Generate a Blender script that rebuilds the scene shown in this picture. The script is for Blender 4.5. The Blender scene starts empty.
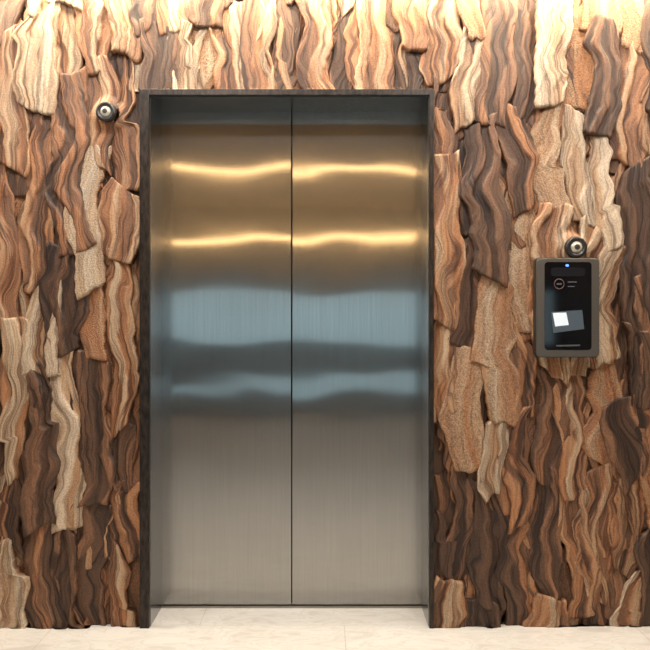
import bpy, bmesh, math, random
import numpy as np
from mathutils import Vector, Matrix
random.seed(11); rng=np.random.RandomState(91)
S=bpy.context.scene
S.view_settings.view_transform='Standard'
CZ=1.244; CY=-3.03; F=726.0
def PX(px,y): return (px-325)*(y-CY)/F
def PZ(py,y): return CZ+(325-py)*(y-CY)/F

# ---------- helpers
def link(o,parent=None):
    S.collection.objects.link(o)
    if parent:
        o.parent=parent; o.matrix_parent_inverse=Matrix.Translation(-parent.location)
    return o
def empty(name,loc=(0,0,0)):
    e=bpy.data.objects.new(name,None); e.empty_display_size=.02; e.location=loc; return link(e)
def mat(name,col=(.5,.5,.5),rough=.5,metal=0,emit=None,es=0):
    m=bpy.data.materials.new(name); m.use_nodes=True
    b=m.node_tree.nodes['Principled BSDF']
    b.inputs['Base Color'].default_value=(*col,1); b.inputs['Roughness'].default_value=rough
    b.inputs['Metallic'].default_value=metal
    if emit: b.inputs['Emission Color'].default_value=(*emit,1); b.inputs['Emission Strength'].default_value=es
    return m
def box(name,x0,x1,y0,y1,z0,z1,m,parent=None,bev=0,seg=2):
    bm=bmesh.new()
    v=[bm.verts.new((x,y,z)) for x in(x0,x1) for y in(y0,y1) for z in(z0,z1)]
    for f in((0,1,3,2),(4,6,7,5),(0,4,5,1),(2,3,7,6),(0,2,6,4),(1,5,7,3)): bm.faces.new([v[i] for i in f])
    bmesh.ops.recalc_face_normals(bm,faces=bm.faces)
    if bev: bmesh.ops.bevel(bm,geom=bm.edges[:],offset=bev,segments=seg,affect='EDGES',profile=.5)
    uv=bm.loops.layers.uv.new('UVMap')
    for f in bm.faces:
        for l in f.loops: l[uv].uv=(l.vert.co.x+l.vert.co.y*.001,l.vert.co.z+l.vert.co.y*.7)
    me=bpy.data.meshes.new(name); bm.to_mesh(me); bm.free(); me.materials.append(m)
    return link(bpy.data.objects.new(name,me),parent)
def multi(name,boxes,m,parent=None):
    bm=bmesh.new()
    for (x0,x1,y0,y1,z0,z1) in boxes:
        v=[bm.verts.new((x,y,z)) for x in(x0,x1) for y in(y0,y1) for z in(z0,z1)]
        for f in((0,1,3,2),(4,6,7,5),(0,4,5,1),(2,3,7,6),(0,2,6,4),(1,5,7,3)): bm.faces.new([v[i] for i in f])
    bmesh.ops.recalc_face_normals(bm,faces=bm.faces)
    me=bpy.data.meshes.new(name); bm.to_mesh(me); bm.free(); me.materials.append(m)
    return link(bpy.data.objects.new(name,me),parent)
def rbox(name,cx,cz,w,h,y0,y1,r,m,parent=None,bev=.002):
    bm=bmesh.new(); pts=[]
    for (sx,sz,a0) in((1,1,0),(-1,1,90),(-1,-1,180),(1,-1,270)):
        for i in range(7):
            a=math.radians(a0+i*15); pts.append((cx+sx*(w/2-r)+r*math.cos(a),cz+sz*(h/2-r)+r*math.sin(a)))
    fr=[bm.verts.new((x,y0,z)) for x,z in pts]; bk=[bm.verts.new((x,y1,z)) for x,z in pts]
    ff=bm.faces.new(fr); bm.faces.new(bk[::-1])
    n=len(pts)
    for i in range(n): bm.faces.new((fr[i],fr[(i+1)%n],bk[(i+1)%n],bk[i]))
    bmesh.ops.recalc_face_normals(bm,faces=bm.faces)
    if bev: bmesh.ops.bevel(bm,geom=list(ff.edges),offset=bev,segments=3,affect='EDGES')
    me=bpy.data.meshes.new(name); bm.to_mesh(me); bm.free(); me.materials.append(m)
    return link(bpy.data.objects.new(name,me),parent)
def lathe(name,cx,cz,prof,mats,parent=None,n=48):
    bm=bmesh.new(); rings=[]
    for (r,y,_) in prof:
        if r<1e-6: rings.append([bm.verts.new((cx,y,cz))])
        else: rings.append([bm.verts.new((cx+r*math.cos(2*math.pi*i/n),y,cz+r*math.sin(2*math.pi*i/n))) for i in range(n)])
    for k in range(len(rings)-1):
        a,b=rings[k],rings[k+1]
        for i in range(n):
            j=(i+1)%n
            if len(a)==1: f=bm.faces.new((a[0],b[i],b[j]))
            elif len(b)==1: f=bm.faces.new((a[i],a[j],b[0]))
            else: f=bm.faces.new((a[i],a[j],b[j],b[i]))
            f.material_index=prof[k+1][2]; f.smooth=True
    bmesh.ops.recalc_face_normals(bm,faces=bm.faces)
    me=bpy.data.meshes.new(name); bm.to_mesh(me); bm.free()
    for m in mats: me.materials.append(m)
    return link(bpy.data.objects.new(name,me),parent)

# ---------- materials
def N(nt,t,**k):
    n=nt.nodes.new(t)
    for a,b in k.items(): setattr(n,a,b)
    return n
def ramp(nt,stops,interp='LINEAR'):
    r=N(nt,'ShaderNodeValToRGB'); cr=r.color_ramp; cr.interpolation=interp
    while len(cr.elements)<len(stops): cr.elements.new(.5)
    for e,(p,c) in zip(cr.elements,stops): e.position=p; e.color=(*c,1) if len(c)==3 else c
    return r
def mth(nt,op,a,b=None,c=None):
    n=N(nt,'ShaderNodeMath',operation=op)
    for i,x in enumerate((a,b,c)):
        if x is None: continue
        if isinstance(x,(int,float)): n.inputs[i].default_value=x
        else: nt.links.new(x,n.inputs[i])
    return n.outputs[0]
def mix(nt,f,a,b,bt='MIX'):
    n=N(nt,'ShaderNodeMix',data_type='RGBA',blend_type=bt)
    for s,x in((n.inputs[0],f),(n.inputs[6],a),(n.inputs[7],b)):
        if isinstance(x,(int,float)): s.default_value=x
        elif isinstance(x,tuple): s.default_value=(*x,1)
        else: nt.links.new(x,s)
    return n.outputs[2]

def cladding_mat():
    m=mat('layered_carved_wood'); nt=m.node_tree; L=nt.links; b=nt.nodes['Principled BSDF']
    uv=N(nt,'ShaderNodeUVMap',uv_map='UVMap'); at=N(nt,'ShaderNodeAttribute',attribute_name='pc')
    sx=N(nt,'ShaderNodeSeparateXYZ'); L.new(uv.outputs[0],sx.inputs[0])
    sc=N(nt,'ShaderNodeSeparateColor'); L.new(at.outputs['Color'],sc.inputs[0])
    tone,typ,rnd=sc.outputs[0],sc.outputs[1],sc.outputs[2]
    r50=mth(nt,'MULTIPLY',rnd,57.0)
    cv=N(nt,'ShaderNodeCombineXYZ'); L.new(mth(nt,'MULTIPLY',sx.outputs[0],.8),cv.inputs[0]); L.new(mth(nt,'MULTIPLY',sx.outputs[1],.42),cv.inputs[1]); L.new(r50,cv.inputs[2])
    n1=N(nt,'ShaderNodeTexNoise'); n1.inputs['Scale'].default_value=9; n1.inputs['Detail'].default_value=2; L.new(cv.outputs[0],n1.inputs['Vector'])
    d=mth(nt,'MULTIPLY',mth(nt,'SUBTRACT',n1.outputs['Fac'],.5),.15)
    t=mth(nt,'ADD',sx.outputs[0],d)
    cb=N(nt,'ShaderNodeCombineXYZ'); L.new(t,cb.inputs[0]); L.new(mth(nt,'MULTIPLY',sx.outputs[1],.03),cb.inputs[1]); L.new(r50,cb.inputs[2])
    nb=N(nt,'ShaderNodeTexNoise'); nb.inputs['Scale'].default_value=58; nb.inputs['Detail'].default_value=4; nb.inputs['Roughness'].default_value=.65; L.new(cb.outputs[0],nb.inputs['Vector'])
    band=ramp(nt,[(.40,(0,0,0)),(.46,(.5,.5,.5)),(.5,(.62,.62,.62)),(.58,(1,1,1))]); L.new(nb.outputs['Fac'],band.inputs[0])
    nb2=N(nt,'ShaderNodeTexNoise'); nb2.inputs['Scale'].default_value=18; nb2.inputs['Detail'].default_value=1; L.new(cb.outputs[0],nb2.inputs['Vector'])
    cg=N(nt,'ShaderNodeCombineXYZ'); L.new(sx.outputs[0],cg.inputs[0]); L.new(sx.outputs[1],cg.inputs[1]); L.new(r50,cg.inputs[2])
    ng=N(nt,'ShaderNodeTexNoise'); ng.inputs['Scale'].default_value=190; ng.inputs['Detail'].default_value=3; L.new(cg.outputs[0],ng.inputs['Vector'])
    pal_hi=ramp(nt,[(0,(.080,.043,.028)),(.22,(.14,.073,.043)),(.38,(.245,.122,.068)),(.52,(.40,.18,.082)),(.66,(.43,.25,.14)),(.84,(.51,.37,.245)),(1,(.57,.455,.34))])
    pal_lo=ramp(nt,[(0,(.024,.014,.011)),(.22,(.036,.019,.013)),(.38,(.066,.030,.018)),(.52,(.115,.045,.022)),(.66,(.13,.065,.037)),(.84,(.18,.112,.07)),(1,(.25,.175,.12))])
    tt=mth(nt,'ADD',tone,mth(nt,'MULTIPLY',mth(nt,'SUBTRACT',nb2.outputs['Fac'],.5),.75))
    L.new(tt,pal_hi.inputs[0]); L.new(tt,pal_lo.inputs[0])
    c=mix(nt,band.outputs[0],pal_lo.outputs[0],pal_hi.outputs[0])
    sp=ramp(nt,[(.40,(.42,.38,.34)),(.6,(1.12,1.12,1.12))]); L.new(ng.outputs['Fac'],sp.inputs[0])
    cp=mix(nt,.95,pal_hi.outputs[0],mix(nt,1.0,pal_hi.outputs[0],sp.outputs[0],'MULTIPLY'))
    cp=mix(nt,.4,cp,c)
    isp=mth(nt,'GREATER_THAN',typ,.78)
    c1=mix(nt,.4,c,mix(nt,1.0,c,sp.outputs[0],'MULTIPLY'))
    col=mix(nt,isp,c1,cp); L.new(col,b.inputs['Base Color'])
    b.inputs['Roughness'].default_value=.5; b.inputs['Specular IOR Level'].default_value=.35
    h1=mth(nt,'MULTIPLY',band.outputs[0],.7)
    h2=mth(nt,'MULTIPLY',ng.outputs['Fac'],mth(nt,'ADD',mth(nt,'MULTIPLY',isp,1.8),.6))
    bp=N(nt,'ShaderNodeBump'); bp.inputs['Strength'].default_value=.9; bp.inputs['Distance'].default_value=.003
    L.new(mth(nt,'ADD',h1,h2),bp.inputs['Height']); L.new(bp.outputs[0],b.inputs['Normal'])
    return m
def steel_mat(name,off,col=(.325,.325,.32),bump=.0028,fac=.5):
    m=mat(name,col,.105,1); nt=m.node_tree; L=nt.links; b=nt.nodes['Principled BSDF']
    tg=N(nt,'ShaderNodeTangent',direction_type='UV_MAP',uv_map='UVMap')
    tc=N(nt,'ShaderNodeTexCoord'); mp=N(nt,'ShaderNodeMapping'); mp.inputs['Location'].default_value=off; mp.inputs['Scale'].default_value=(1.0,1,1.3)
    L.new(tc.outputs['Object'],mp.inputs[0])
    n=N(nt,'ShaderNodeTexNoise'); n.inputs['Scale'].default_value=2.2; n.inputs['Detail'].default_value=1.0; L.new(mp.outputs[0],n.inputs['Vector'])
    bp=N(nt,'ShaderNodeBump'); bp.inputs['Strength'].default_value=1; bp.inputs['Distance'].default_value=bump; L.new(n.outputs['Fac'],bp.inputs['Height'])
    mp2=N(nt,'ShaderNodeMapping'); mp2.inputs['Scale'].default_value=(420,420,3); L.new(tc.outputs['Object'],mp2.inputs[0])
    n2=N(nt,'ShaderNodeTexNoise'); n2.inputs['Scale'].default_value=1; n2.inputs['Detail'].default_value=2; L.new(mp2.outputs[0],n2.inputs['Vector'])
    r=ramp(nt,[(.3,tuple(x*.93 for x in col)),(.7,tuple(x*1.05 for x in col))]); L.new(n2.outputs['Fac'],r.inputs[0])
    b2=N(nt,'ShaderNodeBsdfPrincipled'); b2.inputs['Metallic'].default_value=1; b2.inputs['Roughness'].default_value=.27
    for q,an in((b,.95),(b2,.8)):
        q.inputs['Anisotropic'].default_value=an; L.new(tg.outputs[0],q.inputs['Tangent']); L.new(r.outputs[0],q.inputs['Base Color']); L.new(bp.outputs[0],q.inputs['Normal'])
    ms=N(nt,'ShaderNodeMixShader'); ms.inputs[0].default_value=fac
    L.new(b.outputs[0],ms.inputs[1]); L.new(b2.outputs[0],ms.inputs[2]); L.new(ms.outputs[0],nt.nodes['Material Output'].inputs[0])
    return m
def floor_mat():
    m=mat('cream_stone_tile',rough=.3); nt=m.node_tree; L=nt.links; b=nt.nodes['Principled BSDF']
    tc=N(nt,'ShaderNodeTexCoord')
    mp=N(nt,'ShaderNodeMapping'); mp.inputs['Location'].default_value=(1.12,.02,0); L.new(tc.outputs['Object'],mp.inputs[0])
    br=N(nt,'ShaderNodeTexBrick'); br.offset=0.5; br.inputs['Scale'].default_value=1; br.inputs['Brick Width'].default_value=1.2; br.inputs['Row Height'].default_value=.6
    br.inputs['Mortar Size'].default_value=.002; br.inputs['Color1'].default_value=(.67,.65,.62,1); br.inputs['Color2'].default_value=(.64,.62,.59,1); br.inputs['Mortar'].default_value=(.53,.505,.47,1)
    L.new(mp.outputs[0],br.inputs[0])
    mp3=N(nt,'ShaderNodeMapping'); mp3.inputs['Scale'].default_value=(1,2.2,1); mp3.inputs['Rotation'].default_value=(0,0,.5); L.new(tc.outputs['Object'],mp3.inputs[0])
    n=N(nt,'ShaderNodeTexNoise'); n.inputs['Scale'].default_value=5; n.inputs['Detail'].default_value=7; n.inputs['Distortion'].default_value=1.6; L.new(mp3.outputs[0],n.inputs['Vector'])
    r=ramp(nt,[(.35,(.83,.81,.79)),(.5,(1,.99,.98)),(.54,(.86,.85,.83)),(.58,(1,1,1))]); L.new(n.outputs['Fac'],r.inputs[0])
    L.new(mix(nt,1.0,br.outputs[0],r.outputs[0],'MULTIPLY'),b.inputs['Base Color']); return m
def frame_mat():
    m=mat('dark_patinated_bronze',rough=.38,metal=.6); nt=m.node_tree; L=nt.links; b=nt.nodes['Principled BSDF']
    tc=N(nt,'ShaderNodeTexCoord'); mp=N(nt,'ShaderNodeMapping'); mp.inputs['Scale'].default_value=(1,1,.35); L.new(tc.outputs['Object'],mp.inputs[0])
    n=N(nt,'ShaderNodeTexNoise'); n.inputs['Scale'].default_value=70; n.inputs['Detail'].default_value=5; L.new(mp.outputs[0],n.inputs['Vector'])
    r=ramp(nt,[(.35,(.012,.010,.009)),(.7,(.050,.038,.032))]); L.new(n.outputs['Fac'],r.inputs[0]); L.new(r.outputs[0],b.inputs['Base Color']); return m
def plaster(name,col):
    m=mat(name,col,.85); nt=m.node_tree; b=nt.nodes['Principled BSDF']
    n=N(nt,'ShaderNodeTexNoise'); n.inputs['Scale'].default_value=60
    bp=N(nt,'ShaderNodeBump'); bp.inputs['Distance'].default_value=.001; nt.links.new(n.outputs['Fac'],bp.inputs['Height']); nt.links.new(bp.outputs[0],b.inputs['Normal']); return m

M_clad=cladding_mat()
M_back=mat('brown_backing',(.08,.042,.025),.8)
M_steel=steel_mat('brushed_steel_a',(0,0,0)); M_steel2=steel_mat('brushed_steel_b',(3.3,5,1.7))
M_rev=steel_mat('brushed_steel_reveal',(1,2,3),(.36,.36,.36),.0005,.6)
M_frame=frame_mat(); M_floor=floor_mat()
M_ceil=plaster('warm_plaster',(.24,.175,.12)); M_wallp=plaster('taupe_plaster',(.12,.117,.112))
M_blk=mat('black_gap',(.005,.005,.005),.6)

OY=-.03
XL=PX(150.5,OY); XR=PX(428.5,OY); ZT=PZ(97,OY)
FL=PX(141,OY); FR=PX(433,OY); FT=PZ(91,OY)
DY=.17
W=3.2; H=2.9; BY=-6.83
# ---------- shell
box('floor',-W-.1,W+.1,BY-.1,.6,-.1,0,M_floor)
box('ceiling',-W-.1,W+.1,BY-.1,.6,H,H+.1,M_ceil)
multi('wall_front',[(-W,FL,0,.25,0,H),(FR,W,0,.25,0,H),(FL,FR,0,.25,FT,H)],M_back)
box('wall_left',-W-.1,-W,BY-.1,.25,0,H,M_wallp)
box('wall_right',W,W+.1,BY-.1,.25,0,H,M_wallp)
def zb(py): return CZ+(325-py)*(abs(BY)+DY+DY-CY)/F
z1,z2,z3,z4=zb(396),zb(376),zb(345),zb(291)
zm=zb(386)
wa,wb=-3.1,3.1; xm=-1.3
multi('wall_back',[(-W,W,BY-.1,BY,0,z1),(-W,wa,BY-.1,BY,z1,H),(wb,W,BY-.1,BY,z1,H),(wa,wb,BY-.1,BY,z2,z3),(wa,wb,BY-.1,BY,z4,H),(wa,xm,BY-.1,BY,zm,z2)],M_wallp)
M_alu=mat('window_aluminium',(.12,.12,.12),.4,.8)
def window(name,za,zc,xa,xb,xs):
    w=empty(name,((xa+xb)/2,BY-.05,(za+zc)/2)); bx=[(xa,xb,BY-.08,BY-.03,za,za+.02),(xa,xb,BY-.08,BY-.03,zc-.02,zc)]
    bx+=[(x-.02,x+.02,BY-.08,BY-.03,za+.02,zc-.02) for x in xs]
    multi('frame',bx,M_alu,w)
window('window_1',z3,z4,wa,wb,(-3.08,-1.1,.95,3.08)); window('window_2',z1,z2,xm,wb,(-1.28,.95,3.08)); window('window_3',z1,zm,wa,xm,(-3.08,-1.32))

# ---------- cladding
def wob(t,amp,n,fmin,fmax):
    o=np.zeros_like(t)
    for k in range(n):
        f=rng.uniform(fmin,fmax); o+=amp/(1+.6*k)*np.sin(2*np.pi*f*t+rng.uniform(0,6.28))
    return o
def pw(t,amp,seg):
    """angular piecewise-linear wobble along t (metres)"""
    n=max(3,int(t.max()/seg)+2)
    k=np.linspace(0,t.max()+1e-6,n); k[1:-1]+=rng.uniform(-.35,.35,n-2)*(k[1]-k[0])
    return np.interp(t.ravel(),k,rng.uniform(-amp,amp,n)).reshape(t.shape)
V=[];Fc=[];UV=[];PC=[];nv=0
TOP=2.74
SENS=[(PX(105,-.09),PZ(111,-.09)),(PX(577,-.09),PZ(247,-.09))]
def piece(x0,z0,w,Ln,dep,tone,typ):
    global nv
    hi=abs(x0)<1.75
    ns=max(12,int(w/.0048)) if hi else 12; nt_=max(14,int(Ln/(.009 if hi else .02)))
    t=np.linspace(0,1,nt_)[:,None]; s=np.linspace(0,1,ns)[None,:]
    zz=t*Ln
    c=x0+wob(zz,.013,3,1.0,2.8)+pw(zz,.013,.12)+rng.uniform(-.05,.05)*(t-.5)*Ln*1.6
    lw=w*.5*(1+wob(zz,.05,2,2,4.5))+pw(zz,.11*w,.08); rw=w*.5*(1+wob(zz,.05,2,2,4.5))+pw(zz,.11*w,.08)
    e1=rng.uniform(.6,1.0); e0=rng.uniform(.55,1.0); p=rng.uniform(.15,.5)
    tp=np.minimum(1,e0+(1-e0)*np.clip(t/p,0,1))*np.minimum(1,e1+(1-e1)*np.clip((1-t)/p,0,1))
    lw=lw*tp+wob(zz,.0015,2,9,24); rw=rw*tp+wob(zz,.0015,2,9,24)
    if rng.rand()<.22:
        tn=rng.uniform(.25,.75); a=rng.uniform(.15,.35)*w
        if rng.rand()<.5: rw=rw-a*(t>tn)
        else: lw=lw-a*(t<tn)
    x=(c-lw)+(lw+rw)*s
    ka=rng.uniform(-.6,.6); kb=rng.uniform(-.6,.6)
    endw=pw(s*1.0,.012,.3)
    z=z0+zz+((t*ka+(1-t)*kb)*(s-.5))*w+endw*np.abs(2*t-1)**2
    u=(s-.5)*w+0*t; v=zz+0*s
    nq=rng.uniform(18,32)*w
    q=s*nq+(wob(zz,.36,2,1,3.0)+pw(zz,.32,.1))+wob(s,.15,1,.5,1.2)+rng.uniform(0,1)
    fl=np.floor(q); fr=q-fl; ph=rng.uniform(0,6)
    lv=lambda k: np.sin(k*2.3+ph)
    ss=np.clip((fr-.86)/.14,0,1)
    terr=lv(fl)*(1-ss)+lv(fl+1)*ss
    tilt=rng.uniform(-.015,.015); tl2=rng.uniform(-.006,.020)
    ta=.0058 if typ<.78 else .0022
    d=dep+tilt*(s-.5)*2*.6+tl2*(.5-t)+ta*terr+.0015*(1-(2*s-1)**2)
    eb=np.minimum(np.minimum(s,1-s)*w,np.minimum(t,1-t)*Ln)
    d=d-.002*np.clip(1-eb/.003,0,1)
    d=np.clip(d,.004,.064)
    # seat for the round wall cameras
    sd=rng.uniform(.058,.0635)
    for (qx,qz) in SENS:
        rr=np.sqrt((x-qx)**2+(z-qz)**2); wgt=np.clip((.075-rr)/.03,0,1)
        if wgt.max()>0: d=np.where(wgt>0,d+(np.maximum(d,sd)-d)*wgt,d)
    cx,cz=x0,z0+Ln/2
    if x.max()>FL and x.min()<FR and z.min()<FT:
        if cx<FL: x=np.minimum(x,FL)
        elif cx>FR: x=np.maximum(x,FR)
        elif z.max()>FT+.03:
            if cz>FT-.05: z=np.maximum(z,FT)
            else: return
        else: return
    z=np.clip(z,0.0,TOP); x=np.clip(x,-W+.001,W-.001)
    if (x.max()-x.min())<.02 or (z.max()-z.min())<.03: return
    if x.max()>FL-.001 and x.min()<FR+.001 and z.min()<FT+.05: d=np.minimum(d,.052)
    X=x+0*t; Z=z+0*s; Y=-(d+0*X)
    A=np.stack([X,Y,Z],-1).reshape(-1,3)
    idx=np.arange(ns*nt_).reshape(nt_,ns)+nv
    f=np.stack([idx[:-1,:-1],idx[:-1,1:],idx[1:,1:],idx[1:,:-1]],-1).reshape(-1,4)
    ring=np.concatenate([idx[0,:],idx[1:,-1],idx[-1,-2::-1],idx[-2:0:-1,0]])
    B=A[ring-nv].copy(); B[:,1]=.002
    k=len(ring); bi=np.arange(k)+nv+ns*nt_
    f2=np.stack([ring,bi,np.roll(bi,-1),np.roll(ring,-1)],-1)
    uva=np.stack([u,v],-1).reshape(-1,2); uvb=uva[ring-nv]
    V.append(A);V.append(B);Fc.append(f);Fc.append(f2);UV.append(uva);UV.append(uvb)
    r=rng.rand()
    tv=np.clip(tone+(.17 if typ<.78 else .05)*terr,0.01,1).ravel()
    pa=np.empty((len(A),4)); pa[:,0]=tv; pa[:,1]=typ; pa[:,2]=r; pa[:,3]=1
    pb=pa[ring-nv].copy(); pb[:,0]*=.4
    PC.append(pa); PC.append(pb)
    nv+=len(A)+k
tones=[.03,.09,.14,.2,.27,.34,.40,.46,.50,.53,.56,.6,.66,.76,.88]
def region(step,wmin,wmax,dmin,dmax,l0,l1,dark=0):
    x=-W-.02
    while x<W+.05:
        z=-rng.uniform(0,.3)
        while z<TOP:
            Ln=rng.uniform(l0,l1); w=rng.uniform(wmin,wmax)
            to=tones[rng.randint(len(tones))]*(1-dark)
            ty=rng.rand()
            if ty>.78 and not dark: to=max(to,.64)+rng.uniform(-.08,.12)
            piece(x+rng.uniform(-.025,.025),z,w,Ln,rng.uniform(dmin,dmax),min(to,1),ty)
            z+=Ln*rng.uniform(.86,1.0)
        x+=step*rng.uniform(.85,1.15)
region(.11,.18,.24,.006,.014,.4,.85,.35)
region(.118,.105,.185,.020,.050,.28,.78)
x=FL
while x<FR:
    piece(x,FT-.04,rng.uniform(.13,.2),rng.uniform(.35,.55),rng.uniform(.012,.035),tones[rng.randint(15)],rng.rand()); x+=.12
V=np.concatenate(V);Fc=np.concatenate(Fc);UV=np.concatenate(UV);PC=np.concatenate(PC)
me=bpy.data.meshes.new('carved_wood_wall_cladding')
me.vertices.add(len(V)); me.vertices.foreach_set('co',V.astype(np.float32).ravel())
me.loops.add(Fc.size); me.loops.foreach_set('vertex_index',Fc.astype(np.int32).ravel())
me.polygons.add(len(Fc)); me.polygons.foreach_set('loop_start',(np.arange(len(Fc))*4).astype(np.int32)); me.polygons.foreach_set('loop_total',np.full(len(Fc),4,np.int32))
me.update(calc_edges=True)
ul=me.uv_layers.new(name='UVMap'); ul.data.foreach_set('uv',UV[Fc.ravel()].astype(np.float32).ravel())
ca=me.color_attributes.new('pc','FLOAT_COLOR','POINT'); ca.data.foreach_set('color',PC.astype(np.float32).ravel())
me.materials.append(M_clad)
link(bpy.data.objects.new('carved_wood_wall_cladding',me))

# ---------- elevator
g=.0022; mx=(XL+XR)/2
E=empty('elevator_door',(mx,DY,1.0))
box('left_panel',XL-.03,mx-g,DY,DY+.03,.012,ZT+.03,M_steel,E,.0015)
box('right_panel',mx+g,XR+.03,DY,DY+.03,.012,ZT+.03,M_steel2,E,.0015)
box('shaft_backing',XL-.04,XR+.04,DY+.034,DY+.06,.0,ZT+.04,M_blk,E)
FY=-.056
box('frame_left',FL,XL,FY,DY-.002,0,FT,M_frame,E,.002)
box('frame_right',XR,FR,FY,DY-.002,0,FT,M_frame,E,.002)
box('frame_head',XL,XR,FY,DY-.002,ZT,FT,M_frame,E,.002)
box('reveal_left',XL,XL+.002,FY+.02,DY-.001,.001,ZT,M_rev,E)
box('reveal_right',XR-.002,XR,FY+.02,DY-.001,.001,ZT,M_rev,E)
box('reveal_head',XL+.002,XR-.002,FY+.02,DY-.001,ZT-.002,ZT,M_rev,E)
box('sill',XL+.002,XR-.002,DY-.012,DY+.03,0.0,.008,mat('sill_aluminium',(.30,.28,.25),.4,1),E,.001)

# ---------- round wall sensors
M_ring=mat('black_rubber_ring',(.012,.011,.011),.35); M_bz=mat('grey_bezel',(.06,.056,.052),.35,.6); M_lens=mat('pale_lens',(.50,.46,.38),.25,.2)
def sensor(name,px,py,r):
    y=-.09; cx,cz=PX(px,y),PZ(py,y); e=empty(name,(cx,y,cz)); r=r*(y-CY)/F
    lathe('housing',cx,cz,[(r*.98,-.0645,0),(r,y+.008,0),(r*.93,y,0),(r*.68,y-.002,0),(r*.62,y+.004,1),(r*.52,y+.004,1),(r*.48,y,2),(r*.26,y-.004,2),(r*.22,y-.0045,3),(0,y-.005,3)],[M_ring,M_bz,M_lens,M_bz],e)
sensor('security_camera',105,111,10)
sensor('security_camera',577,247,11)

# ---------- access panel
y=-.105; k=(y-CY)/F
cx,cz=PX(568,y),PZ(307.5,y)
P=empty('elevator_call_panel',(cx,y,cz))
M_pf=mat('taupe_metal_bezel',(.14,.13,.12),.38,.75); M_gl=mat('black_glass',(.004,.004,.005),.06); M_gl.node_tree.nodes['Principled BSDF'].inputs['Specular IOR Level'].default_value=.6
rbox('mount',cx,cz,54*k,88*k,-.035,0,.008,M_ring,P,0)
rbox('bezel',cx,cz,63*k,99*k,y,-.068,4*k,M_pf,P,.003)
rbox('side_edge',cx,cz,64*k,100*k,y+.012,-.066,4*k,M_ring,P,0)
rbox('screen_glass',PX(568,y),PZ(306,y),47*k,88*k,y-.0015,y+.003,3.5*k,M_gl,P,.0008)
ys=y-.002
rbox('camera_window',PX(568,y),PZ(272,y),34*k,9*k,ys-.0006,y,3*k,mat('smoked_window',(.010,.010,.013),.12),P,.0)
rbox('status_led',PX(567,y),PZ(265.5,y),3.2*k,2.2*k,ys-.001,y,1*k,mat('blue_led',(.1,.3,.8),.3,0,(.12,.35,1),1.2),P,0)
lathe('logo_ring',PX(559,y),PZ(284,y),[(5.2*k,ys,0),(5.2*k,ys-.001,0),(4.5*k,ys-.001,0),(4.5*k,ys,0)],[mat('logo_red',(.09,.045,.04),.4,0,(.4,.16,.12),.03)],P)
M_ui=mat('ui_grey',(.07,.07,.08),.4,0,(.5,.5,.5),.015)
rbox('logo_bar',PX(559,y),PZ(284,y),5*k,1.6*k,ys-.001,y,.6*k,M_ui,P,0)
rbox('label_line',PX(572,y),PZ(282,y),9*k,1.1*k,ys-.001,y,.5*k,M_ui,P,0)
rbox('label_line_b',PX(571,y),PZ(286.5,y),7*k,1*k,ys-.001,y,.5*k,M_ui,P,0)
def quad(name,pts,m,d):
    bm=bmesh.new(); vs=[bm.verts.new((PX(a,y),ys-d,PZ(c,y))) for a,c in pts]; f=bm.faces.new(vs)
    r=bmesh.ops.extrude_face_region(bm,geom=[f])
    for v_ in r['geom']:
        if isinstance(v_,bmesh.types.BMVert): v_.co.y+=d
    bmesh.ops.recalc_face_normals(bm,faces=bm.faces)
    me=bpy.data.meshes.new(name); bm.to_mesh(me); bm.free(); me.materials.append(m); link(bpy.data.objects.new(name,me),P)
M_refl_b=mat('reflection_blue',(.05,.07,.09),.4,0,(.5,.62,.72),.03)  # bright window reflected in the glass, painted as faintly glowing quads
M_refl_w=mat('reflection_white',(.5,.55,.6),.4,0,(.85,.93,1),.42)
quad('reflection_back',[(551,312),(582,310),(584,329),(553,333)],M_refl_b,.0005)  # painted reflection: blue-grey part, with the white part in front
quad('reflection_front',[(552.5,313),(566,312.5),(568.5,325),(555,326.5)],M_refl_w,.001)
quad('tile_lower',[(556,345),(580,344.5),(580,346),(556,346.6)],M_ui,.0006)

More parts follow.
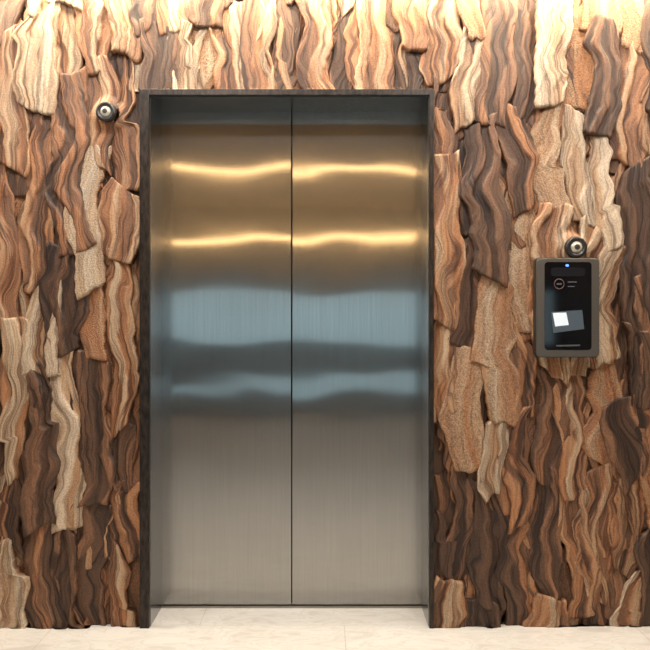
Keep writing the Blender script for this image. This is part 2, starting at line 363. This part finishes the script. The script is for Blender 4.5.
# ---------- lights
def area(name,loc,rot,sx,sy,pw_,col,parent=None):
    l=bpy.data.lights.new(name,'AREA'); l.shape='RECTANGLE'; l.size=sx; l.size_y=sy; l.energy=pw_; l.color=col
    o=bpy.data.objects.new(name,l); o.location=loc; o.rotation_euler=rot; return link(o,parent)
M_white=mat('fixture_white',(.7,.68,.65),.5)
cv=empty('cove_light',(0,-.18,2.8))
box('housing',-W+.01,W-.01,-.28,-.085,2.70,H-.001,M_ceil,cv)
area('led_strip',(0,-.115,2.695),(math.radians(25),0,0),2*W-.1,.04,122,(1,.84,.60),cv)
M_led=mat('warm_led_diffuser',(.9,.8,.6),.5,0,(1,.60,.26),17)
yb=DY-(H-CZ)*F/155+ (DY-CY)
cl=empty('linear_ceiling_light',(0,yb,H-.02))
box('diffuser',-3.15,3.15,yb-.06,yb+.06,H-.02,H-.001,M_led,cl,.003)
wl=empty('linear_wall_light',(0,BY+.03,zb(238))); zw=zb(238)
box('diffuser',-3.15,3.15,BY+.002,BY+.06,zw-.03,zw+.03,M_led,wl,.003)
for i,xx in enumerate((-1.9,-.6,.7,2.0)):  # unseen downlights, added for general light on the wall
    dl=empty('added_downlight',(xx,-.9,H-.005))
    lathe('added_downlight_trim',0,0,[(.09,0,0),(.09,-.004,0),(.07,-.004,0)],[M_white],dl)
    tr=dl.children[0]; tr.rotation_euler=(math.radians(90),0,0); tr.location=(xx,-.9,H-.002)
    area('added_downlight_lamp',(xx,-.9,H-.012),(math.radians(10),0,0),.13,.13,19,(1,.96,.90),dl)
pl=empty('added_fill_light',(0,-1.3,H-.01))  # added fill for the lower wall, housed as an unseen ceiling fixture
box('fill_light_frame',-1.9,1.9,-1.46,-1.14,H-.02,H-.001,M_white,pl)
area('added_fill_lamp',(0,-1.3,H-.025),(math.radians(20),0,0),3.7,.28,54,(1,.99,.96),pl)

w=bpy.data.worlds.new('World'); S.world=w; w.use_nodes=True
w.node_tree.nodes['Background'].inputs[0].default_value=(.56,.78,.86,1); w.node_tree.nodes['Background'].inputs[1].default_value=1.6

cam=bpy.data.cameras.new('camera'); co=link(bpy.data.objects.new('camera',cam)); co.location=(0,CY,CZ); co.rotation_euler=(math.radians(90),0,0)
cam.sensor_width=36; cam.lens=36*F/650; S.camera=co
